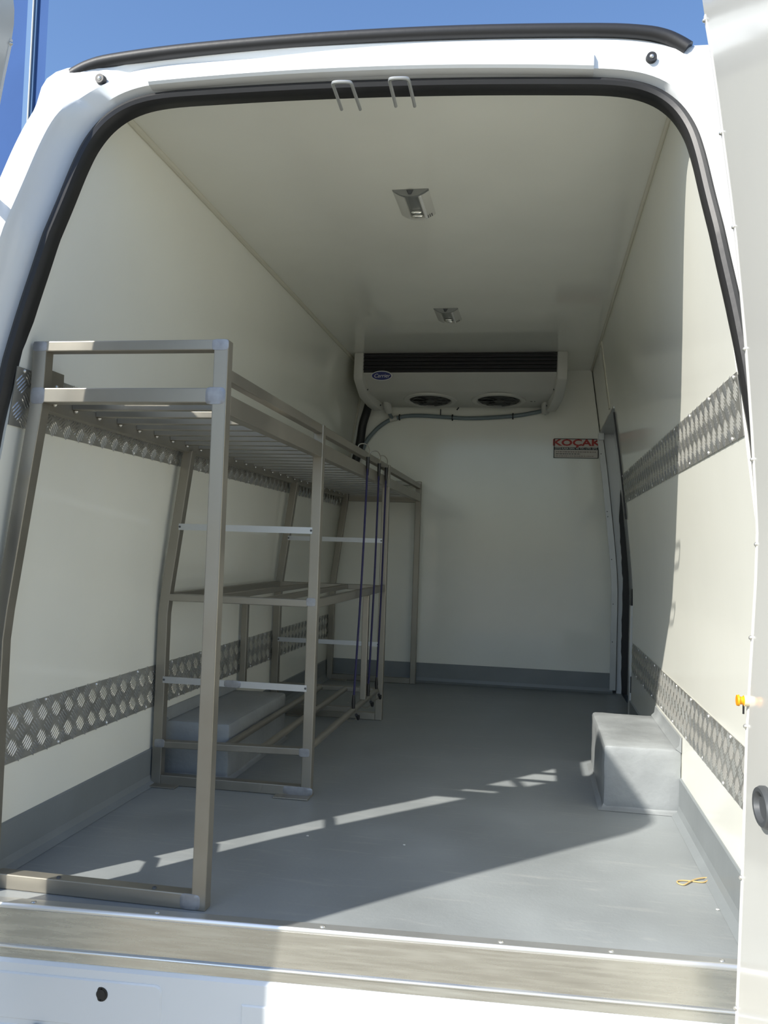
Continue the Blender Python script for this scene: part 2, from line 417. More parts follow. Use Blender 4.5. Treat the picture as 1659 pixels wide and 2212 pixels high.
# ------------------------------------------------------------------ rear doors
DW = [(-.32, .755), (-.02, .762), (.23, .768), (.5, .772), (.66, .779), (.83, .786), (1.0, .776), (1.18, .762), (1.30, .750), (1.42, .738), (1.6, .713), (1.72, .697), (1.86, .673), (1.98, .648)]
def dwin(z): return float(np.interp(z, [a for a, b in DW], [b for a, b in DW]))
def rear_door(name, s, lab, ztop=1.955, zbot=-.32, length=.668, metal_ext=.02, xo=0, cut=.072):
    yh = 1.615+.06*s*.78
    root = tag(empty(name, (CX+s*.80, yh, zbot)), lab, kind='structure')
    zs = list(np.linspace(zbot, 1.75, 24))+[1.79, 1.83, 1.86, 1.885, 1.91, 1.93, 1.945, ztop]
    def panel(o0, o1, ext, top_r, name_, m, ztop_=ztop):
        bm = B(); rows = []
        for z in zs:
            zz = min(z, ztop_)
            d = 0
            k = ztop_-zz
            if k < top_r: d = top_r-math.sqrt(max(0, top_r**2-(top_r-k)**2))
            ya, yb = yh+ext-d, yh-length-ext*.6+d*.6
            w = dwin(zz)+xo
            n = 6
            inn = [(CX+s*(w+o0), ya+(yb-ya)*q/n, zz) for q in range(n+1)]
            yc = ya-(cut if ext > 0 else 0)
            out = [(CX+s*(w+o1), yc+(yb-yc)*q/n, zz) for q in range(n+1)]
            rows.append(inn+out[::-1])
        loft(bm, rows); return obj(name_, bm, m, root, smooth=True)
    panel(.026, .105, metal_ext, .13, 'door_shell', PAINT, ztop+.015)
    lin = panel(0, .027, 0, .12, 'lining_panel', PAINTG, ztop)
    # edge trim along the hinge side
    bm = B(); rows = []
    for z in zs[:-6]:
        w = dwin(z)+xo; rows.append([(CX+s*(w-.0015), yh-.006, z), (CX+s*(w-.0015), yh+.002, z), (CX+s*(w+.02), yh+.002, z), (CX+s*(w+.02), yh-.006, z)])
    loft(bm, rows); obj('edge_trim', bm, WHITE, root)
    for z in (1.82, 1.60, 1.42, 1.19, .985, .83, .66, .50, .23, .0):
        bm = B(); dome(bm, (CX+s*(dwin(z)+xo-.0015), yh-.003, z), (-s, 0, 0), .0045, .005, 8); obj('rivet', bm, LUG, root, smooth=True)
    return root, yh
dl, yhl = rear_door('door_1', -1, 'open rear door at the edge beside the tall blue building', xo=.032)
dr, yhr = rear_door('door_2', 1, 'open white rear door with riveted lining and amber stop')
# amber stop on the right door, and its handle
bm = B(); sweep(bm, [(.366, yhr-.004, .546), (.370, yhr-.004, .546), (.3705, yhr-.004, .546), (.376, yhr-.004, .546), (.378, yhr-.004, .546)], [.0098, .0105, .0072, .0072, .0095], 16); st = obj('amber_stop', bm, AMBER, dr, smooth=True)
st['label'] = 'orange plastic stop'
bm = B(); sweep(bm, [(.378, yhr-.006, .546), (.392, yhr-.006, .546), (.396, yhr-.006, .546)], [.0098, .0098, .006], 16); obj('cream_cap', bm, CREAM, dr, smooth=True)
bm = B(); sweep(bm, [(.378, yhr-.004, .538), (.378, yhr-.004, .522)], .0018, 6); obj('pin', bm, BLK, dr)
bm = B()
hc = Vector((CX+dwin(.40), yhr-.150, .397))
loft(bm, [[hc+Vector((-d, math.cos(a)*.052*f, math.sin(a)*.033*f)) for a in [2*math.pi*k/24 for k in range(24)]] for d, f in ((-.004, 1), (.006, 1), (.012, .9), (.012, .72), (.004, .62), (.003, .2))])
obj('door_handle', bm, DGREY, dr, smooth=True)
# hinges on the left door
def hinge(parent, s, yh, z):
    w = dwin(min(z, 1.7)); xo = CX+s*(w+.10)
    bm = B(); zr = min(z, 1.7)
    ho = float(np.interp(z, [a for a, b in HW], [b for a, b in HW]))+.17
    p = [(xo+s*.012, yh-.03, z), (xo+s*.03, yh+.04, z), (CX+s*(ho+.018), yr(CX+s*ho, z)-.06, z), (CX+s*(ho-.03), yr(CX+s*ho, z)-.062, z)]
    sweep(bm, p, 0, w=(.020, .022)); obj('hinge', bm, ALUG, parent, bevel=.002)
for z in (.49, .64, .97, 1.60): hinge(dl, -1, yhl, z)
for z in (.46, 1.655): hinge(dr, 1, yhr, z)

# ------------------------------------------------------------------ side door in the right wall
d3 = tag(empty('door_3', (CX+.95, 4.75, 0)), 'side door behind a dark rubber seal at the far right corner', kind='structure')
def upright(x0, x1, y0, y1, z0, z1, name, m, parent, n=14, fx=None, follow=True):
    bm = B(); rows = []
    for z in np.linspace(z0, z1, n):
        w = CX+wwall(z) if follow else 0
        a, b = (x0, x1) if fx is None else fx(z)
        rows.append([(w+a, y0, z), (w+b, y0, z), (w+b, y1, z), (w+a, y1, z)])
    loft(bm, rows); return obj(name, bm, m, parent)
j4 = empty('trim_6', (CX+.87, YB, 0)); tag(j4, 'grey metal angle and pale post framing the side doorway', kind='structure')
upright(-.022, .016, YB-.012, YB-.004, .02, DOZ-.04, 'angle_face', ALUG, j4)
upright(.012, .018, YB-.012, YB+.05, .02, DOZ-.04, 'angle_return', ALUG, j4)
upright(.018, .10, YB+.012, YB+.03, .0, DOZ+.02, 'door_post', PAINT, j4)
for z in (.30, .52, .78, 1.03, 1.06, 1.40):
    bm = B(); dome(bm, (CX+wwall(z)-.012, YB-.012, z), (0, -1, 0), .0032, .002, 8); obj('rivet', bm, DGREY, j4)
# header lining over the side doorway
bm = B(); w = CX+wwall(DOZ)
box(bm, w-.004, w+.10, DO0, YB, DOZ-.012, DOZ-.001); obj('header_lining', bm, ALUG, j4)
bm = B(); box(bm, w-.012, w+.02, YB-.05, YB-.002, DOZ-.05, DOZ-.012); obj('corner_cap', bm, PAINT, j4)
# far seal (wavy edge) and door skin
def farseal(z):
    e = float(np.interp(z, [0, .1, .3, .5, .8, 1.0, 1.12, 1.2], [.046, .044, .040, .041, .045, .052, .066, .080]))
    return e+.0015*math.sin(z*41)+.001*math.sin(z*97), .12
upright(0, 0, YB-.004, YB+.010, .0, 1.19, 'door_seal', RUB, d3, n=40, fx=farseal)
upright(.078, .11, 4.30, YB+.02, .0, DOZ-.012, 'door_skin', PAINT, d3)
def nearseal(z):
    return (.004, float(np.interp(z, [1.0, 1.1, 1.3, 1.45, 1.5], [.030, .012, .010, .016, .02])))
upright(-.007, .014, DO0+.001, DO0+.022, .98, 1.50, 'edge_seal', RUB, d3, fx=None)
upright(.004, .024, DO0+.10, DO0+.16, .0, .56, 'guide_rail', PAINT, d3)
bm = B(); xx = CX+.8525
box(bm, xx+.006, xx+.023, DO0+.094, DO0+.101, .135, .215); lt = obj('latch_plate', bm, BLK, d3, bevel=.002)
for z in (.145, .205):
    bm = B(); dome(bm, (xx+.016, DO0+.094, z), (0, -1, 0), .003, .002, 8); obj('screw', bm, ALUG, lt)
bm = B(); loft(bm, [[(xx+.004, DO0+.10, z), (xx+.03, DO0+.10, z), (xx+.03, DO0+.16, z), (xx+.004, DO0+.16, z)] if z > .57 else [(xx+.002, DO0+.10, z), (xx+.02, DO0+.10, z), (xx+.02, DO0+.16, z), (xx+.002, DO0+.16, z)] for z in (.56, .6, .64)])
obj('rail_foot', bm, RUB, d3)

# ------------------------------------------------------------------ wheel boxes
def wheel_box(lab, x0, x1, y0, y1, h, wall_side):
    root = tag(empty('wheel_arch_box', ((x0+x1)/2, (y0+y1)/2, 0)), lab, 'wheel box')
    bm = B(); box(bm, x0, x1, y0, y1, .0, h)
    bmesh.ops.subdivide_edges(bm, edges=bm.edges, cuts=5, use_grid_fill=True)
    for v in bm.verts:
        v.co += Vector((random.uniform(-.0012, .0012), random.uniform(-.0012, .0012), random.uniform(-.001, .001)))
    obj('shell', bm, BOXM, root, smooth=True, bevel=.011)
    # coved flange at the floor and up the wall
    bm = B(); e = .014
    loft(bm, [[(x0-e, y0-e, .001), (x1+e, y0-e, .001), (x1+e, y1+e, .001), (x0-e, y1+e, .001)], [(x0-.004, y0-.004, .006), (x1+.004, y0-.004, .006), (x1+.004, y1+.004, .006), (x0-.004, y1+.004, .006)], [(x0+.003, y0+.003, .02), (x1-.003, y0+.003, .02), (x1-.003, y1-.003, .02), (x0+.003, y1-.003, .02)]], caps=False)
    obj('floor_cove', bm, BOXM, root, smooth=True)
    bm = B(); xw = x1 if wall_side > 0 else x0; s = wall_side
    loft(bm, [[(xw-s*.002, y, h-.01), (xw-s*.002, y, h+.038), (xw-s*.006, y, h+.036), (xw-s*.009, y, h+.012), (xw-s*.02, y, h+.001)] for y in (y0, y1)])
    obj('wall_flange', bm, BOXM, root, smooth=True)
    return root
wheel_box('grey wheel arch box in front of the sunlit wall', .228, CX+.8525, 2.825, 3.40, .203, 1)
wheel_box('grey wheel arch box under the steel rack', CX-.8525, -1.003, 2.79, 3.46, .19, -1)

# ------------------------------------------------------------------ tread plate rub strips
def cluster_mesh():
    bm = B()
    d = Vector((1, 1, 0)).normalized(); n = Vector((-1, 1, 0)).normalized()
    for k in range(-2, 3):
        L = (.021, .0185, .0155)[abs(k)]; wv = .0020
        c = n*k*.0082
        base = [c+d*L, c+d*L*.6+n*wv, c-d*L*.6+n*wv, c-d*L, c-d*L*.6-n*wv, c+d*L*.6-n*wv]
        top = [c+d*L*.55, c-d*L*.55]
        vb = [bm.verts.new((p.x, p.y, 0)) for p in base]; vt = [bm.verts.new((p.x, p.y, .0019)) for p in top]
        for f in ((vb[0], vb[1], vt[0]), (vb[1], vb[2], vt[1], vt[0]), (vb[2], vb[3], vt[1]), (vb[3], vb[4], vt[1]), (vb[4], vb[5], vt[0], vt[1]), (vb[5], vb[0], vt[0])): bm.faces.new(f)
    bmesh.ops.recalc_face_normals(bm, faces=bm.faces)
    me = bpy.data.meshes.new('tread_lug'); bm.to_mesh(me); bm.free(); me.materials.append(LUG); return me
LUGM = cluster_mesh()
bm = B(); dome(bm, (0, 0, 0), (0, 0, 1), .0048, .0035, 8); RIV = bpy.data.meshes.new('rivet'); bm.to_mesh(RIV); bm.free(); RIV.materials.append(ALUB)
def tread_strip(lab, s, z0, z1, ya, yb):
    w0, w1 = wwall(z0), wwall(z1); H = math.hypot(z1-z0, w1-w0)
    e_v = Vector((s*(w1-w0), 0, z1-z0)).normalized(); e_u = Vector((0, 1, 0)); e_n = e_u.cross(e_v)
    flip = 1
    if e_n.x*s > 0: e_n = -e_n
    org = Vector((CX+s*w0, ya, z0))+e_n*.0012
    L = yb-ya
    root = tag(empty('tread_plate_strip', org), lab, 'rub strip', 'tread plate strips along the side walls')
    fr = Matrix((( *e_u, ), ( *e_v, ), ( *e_n, ))).transposed()
    bm = B(); cs = [org+e_u*a+e_v*b+e_n*c for c in (-.0008, .0012) for a, b in ((0, 0), (L, 0), (L, H), (0, H))]
    v = [bm.verts.new(p) for p in cs]
    for f in ((0,1,2,3),(4,5,6,7),(0,1,5,4),(1,2,6,5),(2,3,7,6),(3,0,4,7)): bm.faces.new([v[i] for i in f])
    obj('plate', bm, TREAD, root)
    p = .063; cnt = 0
    k = 0
    while .02+k*p < L-.012:
        u = .026+k*p
        for row in (0, 1):
            put(root, LUGM, 'tread_lug', fr, e_u*u+e_v*(H*.5+(row-.5)*p)+e_n*.0012, False)
        u2_ = u+p/2
        if u2_ < L-.02:
            for row in (-1, 0, 1):
                put(root, LUGM, 'tread_lug', fr, e_u*u2_+e_v*(H*.5+row*p*.83)+e_n*.0012, True, .86 if row else 1)
        k += 1
    for i in range(int(L/.26)+1):
        for vv, ph in ((.006, .10), (H-.006, .03)):
            u = ph+i*.26
            if u < L-.01: put(root, RIV, 'rivet', fr, e_u*u+e_v*vv+e_n*.0012, False)
    return root
def put(root, me, name, fr, loc, mirror, sc=1):
    o = bpy.data.objects.new(name, me); COL.objects.link(o); o.parent = root
    R = fr.copy()
    if mirror: R = R @ Matrix.Diagonal((-1, 1, 1))
    m4 = R.to_4x4() @ Matrix.Diagonal((sc, sc, 1, 1)); m4.translation = loc
    o.matrix_local = m4
yl0 = yr(CX-.85, .4)+.05; yr0 = yr(CX+.85, .4)+.05
tread_strip('upper tread plate strip behind the rack shelf', -1, 1.055, 1.19, yl0+.005, YB-.01)
tread_strip('lower tread plate strip behind the rack legs', -1, .252, .388, yl0, YB-.01)
tread_strip('upper tread plate strip on the sunlit wall', 1, 1.058, 1.192, yr0+.005, DO0-.02)
tread_strip('lower tread plate strip above the sunlit wheel box', 1, .252, .390, yr0, DO0-.02)

# ------------------------------------------------------------------ steel rack
rack = tag(empty('steel_rack', (-.95, 3.45, 0)), 'long stainless steel tube rack with slatted upper shelf', 'rack')
T = .033
def bar(name, a, b, w=(T, T), m=STEEL, upv=Vector((0, 0, 1)), bevel=.0025, parent=rack):
    bm = B(); sweep(bm, [a, b], 0, w=w, upv=upv); return obj(name, bm, m, parent, bevel=bevel)
XRk = -.703; XLk = -1.213; XLt = -1.150
LEGY = (1.817, 2.70, 3.98, 5.105)
def left_leg(y, ztop, w=T, dx=0):
    pts = [(XLk+dx, y, 0), (XLk+dx, y, .56), (XLk+.006+dx*.9, y, .63), (XLt, y, 1.10), (XLt+.004, y, ztop)]
    bm = B(); rows = []
    for p in pts: rows.append([(p[0]-w/2, y-w/2, p[2]), (p[0]+w/2, y-w/2, p[2]), (p[0]+w/2, y+w/2, p[2]), (p[0]-w/2, y+w/2, p[2])])
    loft(bm, rows); return obj('leg', bm, STEEL, rack, bevel=.002)
for i, y in enumerate(LEGY):
    left_leg(y, (1.255, 1.105, 1.105, 1.215)[i], dx=(-.006, 0, 0, 0)[i])
    bar('leg', (XRk, y, 0), (XRk, y, (1.255, 1.195, 1.195, 1.21)[i]), upv=Vector((0, 1, 0)))
# upper frame
f0 = LEGY[0]
bar('top_bar', (XLt+.017, f0, 1.243), (XRk-.0165, f0, 1.243), (T, .024))
bar('cross_bar', (XLt+.017, f0, 1.129), (XRk-.0165, f0, 1.129), (T, .034))
for a, b in zip(LEGY, LEGY[1:]):
    bar('guard_rail', (XRk, a+.0165, 1.180), (XRk, b-.0165, 1.180), (.026, .028))
    bar('shelf_rail', (XRk, a+.0165, 1.112), (XRk, b-.0165, 1.112), (.030, .046))
bar('shelf_rail', (XLt-.006, f0+.0165, 1.115), (XLt-.006, LEGY[3]-.0165, 1.115), (.026, .034))
bar('top_bar', (XLt+.02, LEGY[3], 1.198), (XRk-.0165, LEGY[3], 1.198), (.026, .026))
bar('cross_bar', (XLt+.02, LEGY[3], 1.105), (XRk-.0165, LEGY[3], 1.105), (.026, .046))
bm = B(); sweep(bm, [(XLt+.007, 0, 0), (XRk-.015, 0, 0)], 0, w=(.022, .0165)); 
sl0 = None
for k in range(28):
    y = 1.958+k*.116-(.116 if k == 0 else 0)+0
ys = [1.862]+[1.958+k*.116 for k in range(27)]
bm.free()
bm = B(); sweep(bm, [(XLt+.007, ys[0], 1.127), (XRk-.015, ys[0], 1.127)], 0, w=(.022, .0165))
sl0 = obj('slat', bm, STEEL, rack, bevel=.0015)
for y in ys[1:]:
    if y < LEGY[3]-.03: share(sl0, 'slat', rack, (0, y-ys[0], 0))
bm = B(); dome(bm, (XLt+.012, ys[0], 1.117), (0, 0, -1), .0055, .006, 8); bo = obj('bolt', bm, LUG, rack, smooth=True)
for y in ys[1:]:
    if y < LEGY[3]-.03: share(bo, 'bolt', rack, (0, y-ys[0], 0))
# wall bracket near the front left leg
bm = B(); box(bm, XLt-.020, XLt-.016, f0+.02, f0+.125, 1.150, 1.205); br = obj('wall_bracket', bm, STEEL, rack)
for y in (f0+.06, f0+.095):
    bm = B(); dome(bm, (XLt-.016, y, 1.168), (1, 0, 0), .006, .004, 10); obj('bolt', bm, LUG, br, smooth=True)
# floor bars
bar('floor_bar', (XLk+.0165, LEGY[0], .0175), (XRk-.0165, LEGY[0], .0175), (T, .034))
for y, h in ((LEGY[1], .0165), (LEGY[2], .0165), (LEGY[3], .0165)):
    bar('floor_bar', (XLk+.0165, y, h), (XRk-.0165, y, h), (T, .032))
for x in (-1.04, -.81):
    bm = B(); dome(bm, (x, f0-.006, .0345), (0, 0, 1), .006, .0045, 8); obj('bolt', bm, DGREY, rack)
# middle shelf frame
zm = .615
bar('shelf_bar', (XLk+.0165, LEGY[1], zm), (XRk-.0165, LEGY[1], zm), (T, .024))
bar('shelf_bar', (XLk+.0165, LEGY[2], zm), (XRk-.0165, LEGY[2], zm), (T, .024))
bar('shelf_bar', (XRk, LEGY[1]+.0165, zm), (XRk, LEGY[2]-.0165, zm), (.026, .030))
bar('shelf_bar', (XLk, LEGY[1]+.0165, zm), (XLk, LEGY[2]-.0165, zm), (.026, .026))
for x in (-1.06, -.88): bar('shelf_bar', (x, LEGY[1]+.0165, zm), (x, LEGY[2]-.0165, zm), (.026, .020))
# bottom shelf frame
zb = .135
bar('shelf_bar', (XLk+.0165, LEGY[1], zb-.004), (XRk-.0165, LEGY[1], zb+.006), (T, .022))
bar('shelf_bar', (XLk+.0165, LEGY[2], zb), (XRk-.0165, LEGY[2], zb), (T, .022))
for x in (-.985, -.865):
    bm = B(); sweep(bm, [(x, LEGY[1]+.0165, zb), (x, LEGY[2]-.0165, zb)], .0125, 10); obj('shelf_tube', bm, STEEL, rack, smooth=True)
bm = B(); sweep(bm, [(-.716, LEGY[1]+.0165, zb+.004), (-.716, LEGY[2]-.0165, zb+.004)], .0125, 10); obj('shelf_tube', bm, STEEL, rack, smooth=True)
bar('shelf_bar', (-1.10, 3.86, .062), (-.812, 3.86, .062), (.026, .024))
bar('post', (XRk, 3.585, .16), (XRk, 3.585, .60), (.026, .026), upv=Vector((0, 1, 0)))
bar('post', (XLk, 3.515, .195), (XLk, 3.515, .602), (.026, .026), upv=Vector((0, 1, 0)))
# flat straps on the uprights
for y, z in ((LEGY[1], .850), (LEGY[1], .344), (LEGY[2], .836), (LEGY[2], .352)):
    xa = float(np.interp(z, [.63, 1.1], [XLk+.006, XLt])) if z > .63 else XLk
    bar('strap', (xa+.012, y-T/2-.0022, z), (XRk-.008, y-T/2-.0022, z), (.004, .020) if False else (.004, .021), m=STRAP, bevel=0)
    for x in (xa+.016, XRk-.012):
        bm = B(); dome(bm, (x, y-T/2-.004, z), (0, -1, 0), .004, .003, 8); obj('bolt', bm, DGREY, rack)
# foot plates
def foot(x0, x1, y):
    bm = B(); box(bm, x0, x1, y-.055, y+.02, .0005, .005); obj('foot_plate', bm, STEEL, rack, bevel=.0015)
foot(-1.235, -1.13, 2.70); foot(-.80, -.685, 2.70); foot(-1.14, -1.07, 3.98); foot(-1.20, -1.10, 5.10)
# weld patches
def weld(x, y, z, w, h):
    bm = B(); loft(bm, [[(x+math.copysign(abs(math.cos(a))**.45, math.cos(a))*w*f, y-d, z+math.copysign(abs(math.sin(a))**.45, math.sin(a))*h*f) for a in [2*math.pi*(k+.5)/16 for k in range(16)]] for d, f in ((-.0006, 1), (.0006, .94), (.001, .6))]); obj('weld', bm, WELD, rack, smooth=True)
yf = f0-T/2
for x, z, w, h in ((-.705, 1.243, .020, .013), (-.712, 1.128, .024, .020), (-1.146, 1.128, .018, .020), (-1.146, 1.243, .018, .012), (-.722, .018, .024, .017)): weld(x, yf, z, w, h)
y2 = LEGY[1]-T/2
for x, z, w, h in ((-.712, .14, .018, .014), (-1.205, .135, .018, .014), (-.708, .620, .016, .014), (-.73, .018, .05, .014), (-.96, .344, .03, .012)): weld(x, y2-(.004 if z == .344 else 0), z, w, h)

# ------------------------------------------------------------------ bungee cords
def bungee(lab, ya, yb, gx):
    root = tag(empty('bungee_cord', (-.682, ya, .13)), lab, 'bungee cord', 'bungee cords on the rack side')
    xa = XRk+.022
    top = Vector((xa, ya, 1.145)); bot = Vector((xa-.004, yb, .195))
    midp = Vector((xa+.001, (ya+yb)/2, .66))
    bm = B(); sweep(bm, smooth_pts([top, midp, bot], 5), .0042, 8); obj('cord', bm, CORD, root, smooth=True)
    bm = B(); sweep(bm, [top+Vector((0, 0, .025)), top, top-Vector((0, 0, .05))], [.0075, .008, .005], 8); obj('upper_grip', bm, BLK, root, smooth=True)
    bm = B(); h = top+Vector((0, 0, .02))
    sweep(bm, smooth_pts([h, h+Vector((.004, .002, .035)), h+Vector((-.012, .004, .058)), h+Vector((-.038, .004, .056)), h+Vector((-.044, .002, .036))], 4), .0022, 6); obj('upper_hook', bm, WIRE, root, smooth=True)
    bm = B(); sweep(bm, [bot+Vector((0, 0, .03)), bot, bot-Vector((0, 0, .022))], [.005, .0075, .006], 8); obj('lower_grip', bm, BLK, root, smooth=True)
    bm = B(); h = bot
    sweep(bm, smooth_pts([h, h+Vector((.004, .012, -.015)), h+Vector((.008, .045, -.062)), h+Vector((-.02, .05, -.082)), h+Vector((-.05, .048, -.07))], 4), .0020, 6); obj('lower_hook', bm, WIRE, root, smooth=True)
    bm = B(); k = h+Vector((.008, .045, -.062)); sweep(bm, smooth_pts([k+Vector((0, -.02, .012)), k, k+Vector((0, .02, -.012)), k+Vector((0, .022, .004))], 3), .006, 7); obj('hook_tip', bm, BLK, root, smooth=True)
bungee('blue bungee cord farthest from the cooling unit, nearest the camera', 3.405, 3.30, 0)
bungee('middle one of the three blue bungee cords', 3.66, 3.60, 0)
bungee('blue bungee cord right beside the third rack upright', 3.84, 3.79, 0)

# ------------------------------------------------------------------ cooling unit
ac = tag(empty('cooling_unit', (-.445, 4.95, 1.62)), 'off white ceiling cooling unit with dark grille and two fans', 'cooling unit')
AX0, AX1 = -.983, .090
PB = [(4.705, 1.900), (4.700, 1.786), (4.712, 1.778), (4.800, 1.704), (4.83, 1.691), (5.135, 1.666), (5.15, 1.672), (5.15, 1.900)]
bm = B()
tap = lambda y: .02*max(0, (y-4.75)/.4)
loft(bm, [[(AX0+tap(y), y, z) for y, z in PB], [(AX1-tap(y)*.6, y, z) for y, z in PB]])
obj('housing', bm, ACW, ac, bevel=.004, smooth=True)
# dark grille with fins
bm = B(); box(bm, AX0, AX1, 4.699, 4.704, 1.788, 1.898); gb = obj('grille', bm, BLK, ac)
for k in range(5):
    z = 1.803+k*.0205
    bm = B(); loft(bm, [[(x, 4.690, z-.004), (x, 4.686, z), (x, 4.699, z+.009), (x, 4.701, z+.005)] for x in (AX0+.002, AX1-.002)]); obj('fin', bm, GRILLE, gb)
# end caps
def cap(x0, x1, s):
    pr = [(4.688, 1.900), (4.684, 1.765), (4.690, 1.745), (4.79, 1.665), (4.93, 1.634), (5.03, 1.626), (5.06, 1.640), (5.06, 1.90)]
    bm = B(); sh = lambda y: s*.055*max(0, (y-4.70)/.36)
    loft(bm, [[(x0+sh(y), y, z) for y, z in pr], [(x1+sh(y), y, z) for y, z in pr]])
    c_ = obj('end_cap', bm, ACW, ac, bevel=.006, smooth=True)
    for y, z in ((4.77, 1.705), (5.0, 1.655)):
        xi = (x1 if s > 0 else x0)+sh(y)
        bm = B(); dome(bm, (xi+s*.002, y, z), (s*.6, -.4, -.7), .006, .004, 8); obj('screw', bm, DGREY, c_)
cap(-1.036, -.983, 1); cap(.090, .146, -1)
# fans in the underside
sl = (1.666-1.691)/(5.135-4.83)
nrm = Vector((0, sl, -1)).normalized(); tv = Vector((0, 1, sl)).normalized()
for fx in (-.632, -.232):
    c = Vector((fx, 4.965, 1.691+sl*(4.965-4.83)))
    def circ(r, d, n=32): return [c+Vector((1, 0, 0))*math.cos(a)*r+tv*math.sin(a)*r+nrm*d for a in [2*math.pi*k/n for k in range(n)]]
    bm = B(); loft(bm, [circ(.158, -.002), circ(.155, .007), circ(.146, .011), circ(.128, .008), circ(.120, -.004)], caps=False); fr_ = obj('fan_ring', bm, ACW, ac, smooth=True)
    bm = B(); loft(bm, [circ(.121, -.002), circ(.121, .0015), circ(.02, .0015)]); obj('fan_opening', bm, BLK, ac)
    bm = B(); loft(bm, [circ(.03, .001, 16), circ(.028, .008, 16), circ(.01, .010, 16)]); hub = obj('fan_hub', bm, GRILLE, ac, smooth=True)
    for k in range(7):
        a = 2*math.pi*k/7; bm = B()
        P = lambda r, aa, d: c+Vector((1, 0, 0))*math.cos(aa)*r+tv*math.sin(aa)*r+nrm*d
        q = [P(.028, a, .003), P(.115, a+.1, .003), P(.115, a+.55, .0065), P(.028, a+.5, .0065)]
        loft(bm, [q, [p+nrm*.0015 for p in q]]); obj('fan_blade', bm, GRILLE, hub)
    for rr_ in (.045, .075, .105):
        bm = B(); pts = [P_ for P_ in circ(rr_, .0105, 24)]; sweep(bm, pts+[pts[0]], .0012, 5, caps=False); obj('guard_wire', bm, DGREY, fr_)
# drain spouts
for x in (-.900, .036):
    bm = B(); sweep(bm, [(x-.012*(1 if x < 0 else 0), 5.00, 1.700), (x-.006*(1 if x < 0 else 0), 5.05, 1.672), (x, 5.09, 1.634), (x, 5.095, 1.622)], [.016, .026, .024, .018], 12); obj('drain_spout', bm, ACW, ac, smooth=True)
# badge
bc = Vector((-.876, 4.697, 1.770)); bnv = Vector((0, -.96, -.28)).normalized(); bup = Vector((0, -.28, .96)).normalized()
def ell(a_, b_, d, n=28): return [bc+Vector((1, 0, 0))*math.cos(t)*a_+bup*math.sin(t)*b_+bnv*d for t in [2*math.pi*k/n for k in range(n)]]
bm = B(); loft(bm, [ell(.060, .0275, -.010), ell(.060, .0275, .006), ell(.057, .0245, .0075)]); bd = obj('badge', bm, WHITE, ac)
bm = B(); loft(bm, [ell(.0555, .023, .007), ell(.0555, .023, .0085)]); obj('badge_field', bm, BLUE, bd)
mw = Matrix(((1, 0, 0, 0), (0, bup.y, bnv.y, 0), (0, bup.z, bnv.z, 0), (0, 0, 0, 1))); mw.translation = bc+bnv*.0088
text_mesh('Carrier', .030, 'lettering', WHITE, mw, bd, .0003, 1.0, .35)
# small marks near the right fan
for dx, w in ((-.052, .012), (-.03, .006)):
    bm = B(); box(bm, dx, dx+w, 4.985, 4.993, 1.676, 1.6785); obj('warning_mark', bm, DGREY, ac)

# ------------------------------------------------------------------ drain hose and black conduit
hs = tag(empty('drain_hose', (-.40, 5.165, 1.38)), 'grey drain hose clipped to the bulkhead below the cooling unit', 'hose')
yh_ = YB-.016
bm = B(); sweep(bm, smooth_pts([(.036, 5.10, 1.628), (.02, 5.15, 1.648), (-.03, yh_, 1.642), (-.155, yh_, 1.621), (-.40, yh_, 1.606), (-.57, yh_, 1.613), (-.70, yh_, 1.620), (-.80, yh_, 1.618), (-.868, yh_, 1.604), (-.92, yh_, 1.585), (-.98, yh_, 1.541), (-1.03, yh_, 1.485), (-1.062, yh_, 1.43), (-1.075, yh_, 1.37)], 5), .0125, 10)
obj('tube', bm, HOSE, hs, smooth=True)
bm = B(); sweep(bm, [(-.900, 5.10, 1.63), (-.895, 5.15, 1.612), (-.886, yh_, 1.600)], .0105, 10); obj('branch_tube', bm, HOSE, hs, smooth=True)
bm = B(); sweep(bm, [(-.905, yh_, 1.594), (-.862, yh_, 1.606)], .0165, 10); obj('tee_fitting', bm, ACW, hs, smooth=True)
for x, z in ((-.845, 1.610), (-.519, 1.610), (-.155, 1.620)):
    bm = B(); pts = [(x, yh_+math.sin(a)*.016, z+math.cos(a)*.018) for a in [2*math.pi*k/14 for k in range(15)]]
    sweep(bm, pts, 0, w=(.007, .003), caps=False); obj('cable_tie', bm, BLK, hs)
for x, z0, z1, dx in ((-.592, 1.618, 1.66, 0), (-.493, 1.655, 1.672, .012)):
    bm = B(); sweep(bm, [(x, yh_-.006, z0), (x+dx, yh_-.006, z1)], .0035, 6); obj('tie_tail', bm, BLK, hs)
bm = B()
cp = smooth_pts([(-1.020, 5.10, 1.70), (-1.045, 5.14, 1.64), (-1.070, 5.155, 1.565), (-1.082, 5.16, 1.48), (-1.094, 5.158, 1.40), (-1.110, 5.155, 1.33), (-1.118, 5.152, 1.305)], 5)
sweep(bm, cp, .026, 12); tag(obj('black_conduit', bm, RUB, smooth=True), 'black padded pipe curving down the bulkhead corner', 'pipe')

